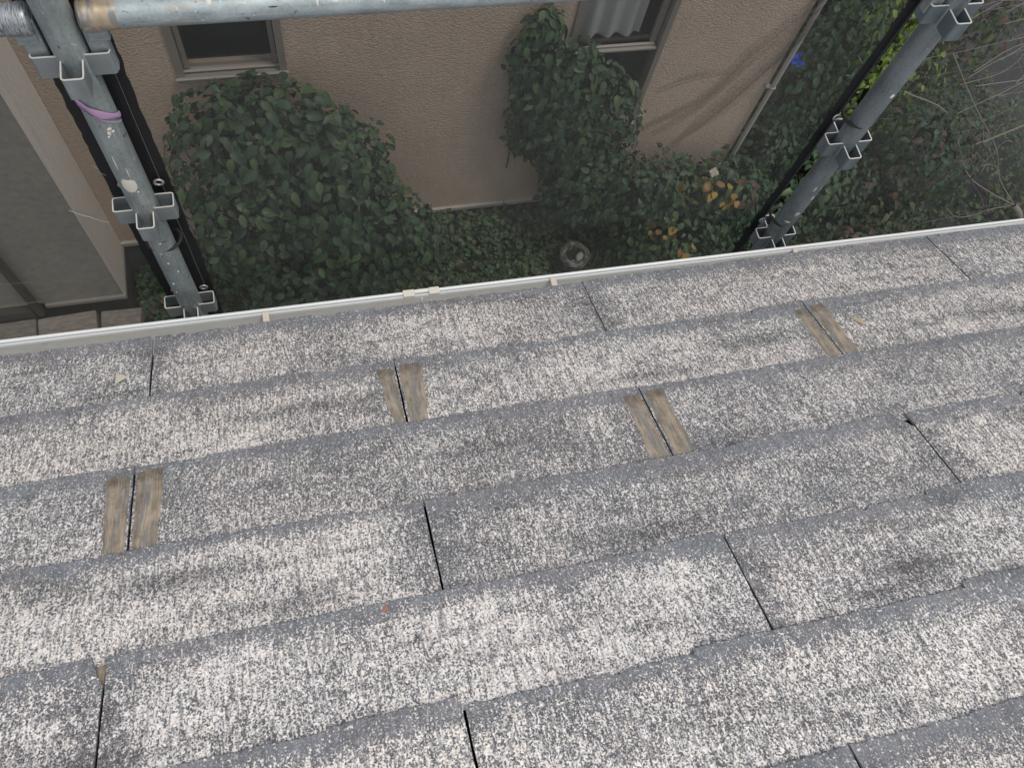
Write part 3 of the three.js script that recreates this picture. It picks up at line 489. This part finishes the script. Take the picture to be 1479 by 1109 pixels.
function foliage(plant, lobes, { seed, count, size, mats, parts = 300, thin = 0, geoOpts = [0.56, 0.12, 0.35], rough = 0.42 }) {
  // leaves on the shells of a few lobes [cx, cy, cz, rx, ry, rz]; those that show largest are parts of their own
  const R = rngOf(seed), list = [], UPv = new THREE.Vector3(0, 1, 0);
  const vol = lobes.map((l) => l[3] * l[4] + l[4] * l[5] + l[3] * l[5]), tot = vol.reduce((a, b) => a + b);
  const geos = [0, 1, 2, 3].map((q) => leafGeo(size * (0.85 + 0.1 * q), size * geoOpts[0] * (0.9 + 0.08 * q), geoOpts[1] + 0.06 * q, geoOpts[2] * (0.6 + 0.3 * q), geoOpts[3]));
  for (let li = 0; li < lobes.length; li++) {
    const [cx, cy, cz, rx, ry, rz] = lobes[li], n = Math.round(count * vol[li] / tot);
    for (let q = 0; q < n; q++) {
      const u = R() * 2 - 1, ph = R() * Math.PI * 2, s = Math.sqrt(1 - u * u), nd = new THREE.Vector3(s * Math.cos(ph), u, s * Math.sin(ph));
      const k = (0.62 + 0.42 * Math.pow(R(), 0.6)) * (1 + rough * (fbm(nd.x * 2.2 + 9, nd.y * 2.2 + nd.z * 1.7 + 9, seed + li) - 0.5) * 2);
      const p = new THREE.Vector3(cx + nd.x * rx * k, cy + nd.y * ry * k, cz + nd.z * rz * k);
      if (p.y < GY + 0.02) p.y = GY + 0.02 + R() * 0.05;
      if (p.x < 3.6 && p.z < WZ + 0.03) p.z = WZ + 0.03 + R() * 0.05;
      const nn = new THREE.Vector3(nd.x / rx, nd.y / ry, nd.z / rz).normalize().multiplyScalar(0.8).add(new THREE.Vector3((R() - 0.5) * 0.9, 0.55 + (R() - 0.5) * 0.8, 0.25 + (R() - 0.5) * 0.9)).normalize();
      const out = new THREE.Vector3(nd.x + (R() - 0.5) * 1.6, -0.5 + nd.y * 0.5 + (R() - 0.5) * 0.8, nd.z + (R() - 0.5) * 1.6); out.addScaledVector(nn, -out.dot(nn)).normalize();
      const side = new THREE.Vector3().crossVectors(nn, out);
      const M = new THREE.Matrix4().makeBasis(side, nn, out); const sc = 0.45 + 0.75 * Math.pow(R(), 0.8); M.scale(new THREE.Vector3(sc, sc, sc)); M.setPosition(p);
      const view = camP.clone().sub(p).normalize();
      list.push({ M, g: Math.floor(R() * 4), m: Math.floor(Math.pow(R(), 1.1) * mats.length), score: k * 1.5 + 0.9 * nd.dot(view) + 0.35 * sc + 0.3 * nn.dot(view) });
    }
  }
  list.sort((a, b) => b.score - a.score);
  const rest = mats.map(() => []);
  list.forEach((l, i) => {
    if (i < parts) { const m = mesh('leaf', geos[l.g], mats[l.m], plant); m.matrix.copy(l.M); m.matrix.decompose(m.position, m.quaternion, m.scale); m.position.sub(plant.position); }
    else { const M = l.M.clone(); const e = M.elements; e[12] -= plant.position.x; e[13] -= plant.position.y; e[14] -= plant.position.z; rest[l.m].push(plain(geos[l.g].clone()).applyMatrix4(M)); }
  });
  rest.forEach((a, i) => { if (a.length) { const m = mesh('foliage', a, mats[i], plant); m.userData.kind = 'stuff'; } });
}
function stems(plant, list, mat = barkMat, name = 'stem') { for (const [pts, r] of list) { const o = plant.position; mesh(name, tube(pts.map(([x, y, z]) => [x - o.x, y - o.y, z - o.z]), r, 14, 7), mat, plant); } }
const shrub = (name, label, category, x, z, group) => thing(name, label, category, [x, GY, z], group);
{
  const b = shrub('shrub', 'large rounded dark green shrub under the left window', 'shrub', 0.3, -2.35);
  stems(b, [[[[0.3, GY, -2.4], [0.28, -3.6, -2.45], [0.1, -2.8, -2.5]], 0.03], [[[0.33, GY, -2.35], [0.5, -3.5, -2.3], [0.7, -2.9, -2.4]], 0.025], [[[0.3, GY, -2.36], [0.15, -3.7, -2.2], [-0.1, -3.2, -2.2]], 0.02]]);
  foliage(b, [[0.02, -2.76, -2.45, 0.44, 0.52, 0.32], [0.45, -2.92, -2.35, 0.42, 0.58, 0.36], [-0.06, -3.2, -2.32, 0.36, 0.58, 0.30], [0.65, -3.35, -2.32, 0.35, 0.55, 0.36], [0.24, -2.50, -2.52, 0.34, 0.34, 0.24], [0.3, -3.75, -2.25, 0.55, 0.55, 0.35], [-0.10, -2.48, -2.60, 0.26, 0.24, 0.14], [0.60, -2.72, -2.45, 0.24, 0.26, 0.22], [0.98, -3.5, -2.3, 0.2, 0.3, 0.25]], { seed: 21, count: 6200, size: 0.086, mats: greenMats, geoOpts: [0.54, 0.14, 0.4] });
}
{
  const c = shrub('climbing_plant', 'leafy climber growing up the wall beneath the right window', 'climbing plant', 2.3, -2.7);
  stems(c, [[[[2.3, GY, -2.74], [2.2, -3.5, -2.76], [1.98, -2.9, -2.76], [1.8, -2.2, -2.77]], 0.014], [[[2.32, GY, -2.74], [2.4, -3.4, -2.74], [2.35, -2.7, -2.74]], 0.012], [[[1.78, -3.5, -2.78], [1.80, -2.9, -2.79], [1.95, -2.3, -2.79]], 0.006]]);
  foliage(c, [[2.08, -2.62, -2.67, 0.34, 0.40, 0.11], [2.26, -3.0, -2.64, 0.34, 0.42, 0.14], [1.80, -2.35, -2.70, 0.15, 0.36, 0.07], [1.92, -2.85, -2.70, 0.20, 0.40, 0.08], [2.35, -3.5, -2.58, 0.34, 0.46, 0.20], [1.83, -2.07, -2.72, 0.10, 0.14, 0.06]], { seed: 22, count: 3400, size: 0.078, geoOpts: [0.54, 0.14, 0.4], mats: greenMats });
}
{
  const v = shrub('shrub', 'low shrub with yellow maple shaped leaves at the house corner', 'shrub', 3.1, -2.35);
  stems(v, [[[[3.1, GY, -2.35], [3.0, -3.9, -2.35], [2.8, -3.5, -2.4]], 0.015], [[[3.1, GY, -2.33], [3.3, -3.9, -2.3], [3.5, -3.6, -2.35]], 0.015]]);
  foliage(v, [[2.72, -3.55, -2.42, 0.30, 0.45, 0.26], [3.2, -3.55, -2.45, 0.32, 0.22, 0.22], [3.1, -3.95, -2.25, 0.48, 0.40, 0.34], [3.5, -3.75, -2.45, 0.40, 0.42, 0.34], [3.0, -3.55, -2.5, 0.3, 0.25, 0.2]], { seed: 23, count: 2600, size: 0.070, mats: greenMats });
  foliage(v, [[3.12, -3.36, -2.34, 0.13, 0.07, 0.12], [3.33, -3.42, -2.30, 0.13, 0.07, 0.1], [3.04, -3.70, -2.02, 0.08, 0.05, 0.06], [2.86, -3.56, -2.15, 0.12, 0.04, 0.1]], { seed: 24, count: 52, size: 0.068, mats: yellowMats, parts: 46, geoOpts: [0.95, 0.1, 0.3, 1] });
  foliage(v, [[3.48, -3.42, -2.3, 0.12, 0.08, 0.1]], { seed: 25, count: 16, size: 0.08, mats: brownMats, parts: 16, geoOpts: [0.95, 0.1, 0.3, 1] });
}
const hedgeSpecs = [
  ['tall dark green shrub just beyond the house corner', [[4.25, -3.2, -3.3, 0.42, 1.0, 0.45], [4.05, -3.9, -2.95, 0.35, 0.5, 0.4]], greenMats, 31, 1500],
  ['bushy shrub with yellow green leaves behind the right post', [[4.95, -2.95, -3.7, 0.55, 0.75, 0.5], [5.2, -3.7, -3.4, 0.5, 0.6, 0.5]], yellowGreen, 32, 1700],
  ['dense mid green shrub at the foot of the right post', [[4.45, -4.0, -2.65, 0.42, 0.45, 0.42], [4.0, -4.05, -2.45, 0.35, 0.35, 0.35]], greenMats, 33, 1300],
  ['tall pale green shrub at the top behind the house corner', [[4.6, -2.3, -4.4, 0.65, 1.3, 0.6], [5.5, -2.6, -4.8, 0.7, 1.1, 0.6]], yellowGreen, 34, 1700],
  ['loose shrub right of the right post among bare twigs', [[5.35, -3.75, -2.75, 0.50, 0.50, 0.5], [5.0, -4.1, -2.5, 0.4, 0.3, 0.4]], [greenMats[0], greenMats[2], yellowGreen[3], greenMats[1], greenMats[2], brownMats[1]], 35, 900],
  ['sparse yellowish shrub at upper right behind the bare twigs', [[5.9, -3.2, -3.6, 0.45, 0.6, 0.4]], [yellowGreen[2], yellowGreen[3], greenMats[0], brownMats[0]], 36, 420],
  ['low reddish brown bush beside the gutter at right', [[4.95, -4.2, -2.15, 0.32, 0.16, 0.28]], [brownMats[1], greenMats[2], brownMats[0], greenMats[0]], 37, 420]];
for (const [label, lobes, mats, seed, count] of hedgeSpecs) {
  const h = shrub('shrub', label, 'shrub', lobes[0][0], lobes[0][2], 'shrubs growing beyond the house corner');
  for (const l of lobes) stems(h, [[[[l[0], GY, l[2]], [l[0] + 0.05, lerp(GY, l[1], 0.6), l[2] - 0.04], [l[0] - 0.06, l[1] + l[4] * 0.5, l[2]]], 0.022]]);
  foliage(h, lobes, { seed, count: Math.round(count * 2), size: 0.074, mats, parts: 160, rough: 0.5 });
}
{
  // bare twigs at right: a stump with long leafless shoots
  const t = shrub('bare_shrub', 'leafless shrub with long pale twigs at far right', 'bare shrub', 6.6, -2.75);
  const R = rngOf(77), twig = std([0.30, 0.27, 0.24], 0.9);
  const L = [];
  stems(t, [[[[6.62, GY, -2.2], [6.58, -4.25, -2.25], [6.45, -4.14, -2.3]], 0.03]], twig, 'trunk');
  const arm = (p0, p1, r, bend, sub) => { const pt = (f, k) => p0.map((v, i) => lerp(v, p1[i], f) + (R() - 0.5) * bend * k); L.push([[p0, pt(0.22, 0.7), pt(0.45, 1), pt(0.7, 0.9), p1], r]); for (let q = 0; q < sub; q++) { const f = 0.2 + R() * 0.75, s = p0.map((v, i) => lerp(v, p1[i], f)); arm(s, [s[0] + (R() - 0.6) * 1.0, s[1] + (R() - 0.3) * 0.4, s[2] + (R() - 0.7) * 0.9], r * 0.5, bend * 0.6, 0); } };
  for (const [p1, r] of [[[4.8, -3.0, -2.75], 0.0048], [[5.15, -2.8, -2.9], 0.0045], [[5.7, -4.05, -2.3], 0.003]]) arm([6.47, -4.15, -2.3], p1, r, 0.22, 4);
  for (let q = 0; q < 28; q++) { const y = -3.2 + R() * 0.9, z = -2.4 - R() * 1.3; arm([6.9 + R() * 0.6, y + 0.1, z - 0.2], [4.9 + R() * 0.9, y - 0.15 + R() * 0.2, z + 0.2], 0.0016 + 0.0020 * R(), 0.30, 1); }  // thin free shoots drawn for the pale parallel lines here
  stems(t, L, twig, 'twig');
  const u = shrub('bare_shrub', 'small fan of bare pale twigs left of the right post', 'bare shrub', 4.75, -3.1);
  stems(u, [[[[4.75, GY, -3.1], [4.72, -3.6, -3.1], [4.62, -3.1, -3.1]], 0.010], [[[4.72, -3.5, -3.1], [4.62, -3.1, -3.05], [4.42, -2.85, -3.0]], 0.006], [[[4.70, -3.4, -3.1], [4.68, -3.0, -3.1], [4.60, -2.72, -3.1]], 0.006], [[[4.68, -3.3, -3.1], [4.55, -3.1, -3.0], [4.36, -3.0, -2.95]], 0.005]], twig, 'twig');
}
{
  // ground cover between the houses: small leaves nobody could count
  const R = rngOf(55), g = leafGeo(0.046, 0.033, 0.2, 0.3), n = 56000;
  const im = new THREE.InstancedMesh(g, new THREE.MeshPhysicalMaterial({ color: 0xffffff, roughness: 0.6, transmission: 0.2, thickness: 0, side: THREE.DoubleSide }), n);
  im.name = 'ground_cover'; const M = new THREE.Matrix4(), q = new THREE.Quaternion(), e = new THREE.Euler(), col = new THREE.Color();
  for (let i = 0; i < n; i++) {
    let x = -1.0 + R() * 5.6, z = -2.76 + R() * 1.3; if (R() < 0.12) { x = 4 + R() * 3; z = -4 + R() * 2.6; }
    const h = 0.20 * sstep(-2.35, -2.7, z) * (x > -0.6 ? 1 : 0) + 0.25 * Math.pow(fbm(x * 2.3 + 20, z * 2.3 + 20, 66), 1.2) + 0.06, thin = fbm(x * 1.6 + 3, z * 1.6 + 3, 67);
    if (x < -0.62 && z > -2.3 && R() < 0.93) { x = -0.5 + R() * 4; }
    const y = GY + (0.3 + 0.7 * R()) * h * (thin > 0.34 ? 1 : 0.3);
    e.set((R() - 0.5) * 1.5, R() * 6.28, (R() - 0.5) * 1.5); const s = 0.5 + R() * 0.9; M.compose(new THREE.Vector3(x, y, z), q.setFromEuler(e), new THREE.Vector3(s, s, s)); im.setMatrixAt(i, M);
    const k = 0.6 + 0.8 * R(), warm = R() < 0.06 ? 1 : 0, yl = fbm(x * 3, z * 3, 68); col.setRGB((warm ? 0.12 : lerp(0.045, 0.08, yl)) * k, (warm ? 0.075 : lerp(0.10, 0.13, yl)) * k, 0.052 * k); im.setColorAt(i, col);
  }
  im.castShadow = im.receiveShadow = true; scene.add(im); tag(im, 'dense dark low ground cover between the two houses', null, null, 'stuff');
}
for (const [x, z, n, label, s] of [[-1.95, -2.05, 60, 'small weed with dark leaves between paving slabs at far left', 91], [-1.22, -1.84, 30, 'small dark weed in the slab joint at the gutter', 92]]) {
  const w = shrub('weed', label, 'weed', x, z); stems(w, [[[[x, GY, z], [x + 0.02, GY + 0.15, z], [x, GY + 0.25, z]], 0.006]]);
  foliage(w, [[x, GY + 0.25, z, 0.14, 0.08, 0.12]], { seed: s, count: n, size: 0.06, mats: greenMats, parts: n });
}

// ------------------------------------------------------------------ small things between the houses
{
  // round pot with mottled rim, seen from above
  const pt = thing('pot', 'small round mottled grey pot among the ground cover near the gutter', 'pot', [2.30, GY + 0.10, -2.29]);
  const prof = [[0.001, 0.0], [0.075, 0.0], [0.105, 0.10], [0.120, 0.20], [0.122, 0.215], [0.108, 0.235], [0.088, 0.240], [0.072, 0.225], [0.066, 0.17]].map(([a, b]) => new THREE.Vector2(a, b));
  const tx = dataTex(128, 64, (i, j) => { const v = 0.06 + 0.13 * sstep(0.46, 0.66, fbm(i / 5, j / 5, 951)); return [v * 0.95, v, v * 0.95]; });
  mesh('body', new THREE.LatheGeometry(prof, 30), std(0xffffff, 0.8, { map: tx }), pt);
  const so = new THREE.CircleGeometry(0.068, 24); so.rotateX(-Math.PI / 2); so.translate(0, 0.175, 0); mesh('soil', so, std([0.02, 0.02, 0.018], 1), pt);
  const st = new THREE.IcosahedronGeometry(0.045, 2); const p = st.attributes.position; for (let i = 0; i < p.count; i++) { const k = 0.8 + 0.5 * fbm(p.getX(i) * 30 + 5, p.getY(i) * 30 + p.getZ(i) * 20 + 5, 952); p.setXYZ(i, p.getX(i) * k, p.getY(i) * k * 0.7, p.getZ(i) * k); } st.computeVertexNormals();
  const s1 = mesh('pebble', st, std([0.30, 0.31, 0.30], 0.8), pt); s1.position.set(0.05, 0.19, 0.03);
  const s2 = mesh('pebble', st, std([0.26, 0.28, 0.26], 0.8), pt); s2.position.set(-0.02, 0.18, 0.06); s2.scale.set(0.6, 0.6, 0.6);
}
function scrap(name, label, category, pos, w, h, mat, rot, seed) {
  const P = [], I = [], n = 8; for (let j = 0; j <= n; j++) for (let i = 0; i <= n; i++) { const x = (i / n - 0.5) * w, y = (j / n - 0.5) * h; P.push(x + 0.1 * w * (vnoise(j * 0.7, 3, seed) - 0.5), 0.35 * w * (fbm(i * 0.5, j * 0.5, seed) - 0.5), y + 0.15 * h * (vnoise(i * 0.8, 5, seed) - 0.5)); }
  for (let j = 0; j < n; j++) for (let i = 0; i < n; i++) { const a = j * (n + 1) + i, b = a + n + 1; I.push(a, b, a + 1, a + 1, b, b + 1); }
  const m = mesh(name, geoOf(P, I), mat); m.position.set(...pos); m.rotation.set(...rot); return tag(m, label, category);
}
scrap('plastic_scrap', 'crumpled pale plastic scrap lying on ground cover below the large shrub', 'scrap', [0.79, GY + 0.22, -2.46], 0.10, 0.07, std([0.45, 0.44, 0.42], 0.6), [0.2, 0.4, 0], 5);
scrap('plastic_scrap', 'small bright blue plastic scrap caught in leaves by the downspout', 'scrap', [3.98, -2.92, -3.05], 0.10, 0.10, std([0.02, 0.10, 0.62], 0.5), [0.8, 0.3, 0.2], 6);
scrap('plant_tag', 'small pinkish white tag standing above the yellow leaves', 'tag', [3.22, -3.24, -2.38], 0.055, 0.06, std([0.48, 0.42, 0.37], 0.7), [0.9, 0.5, 0.1], 7);

renderer.render(scene, camera);
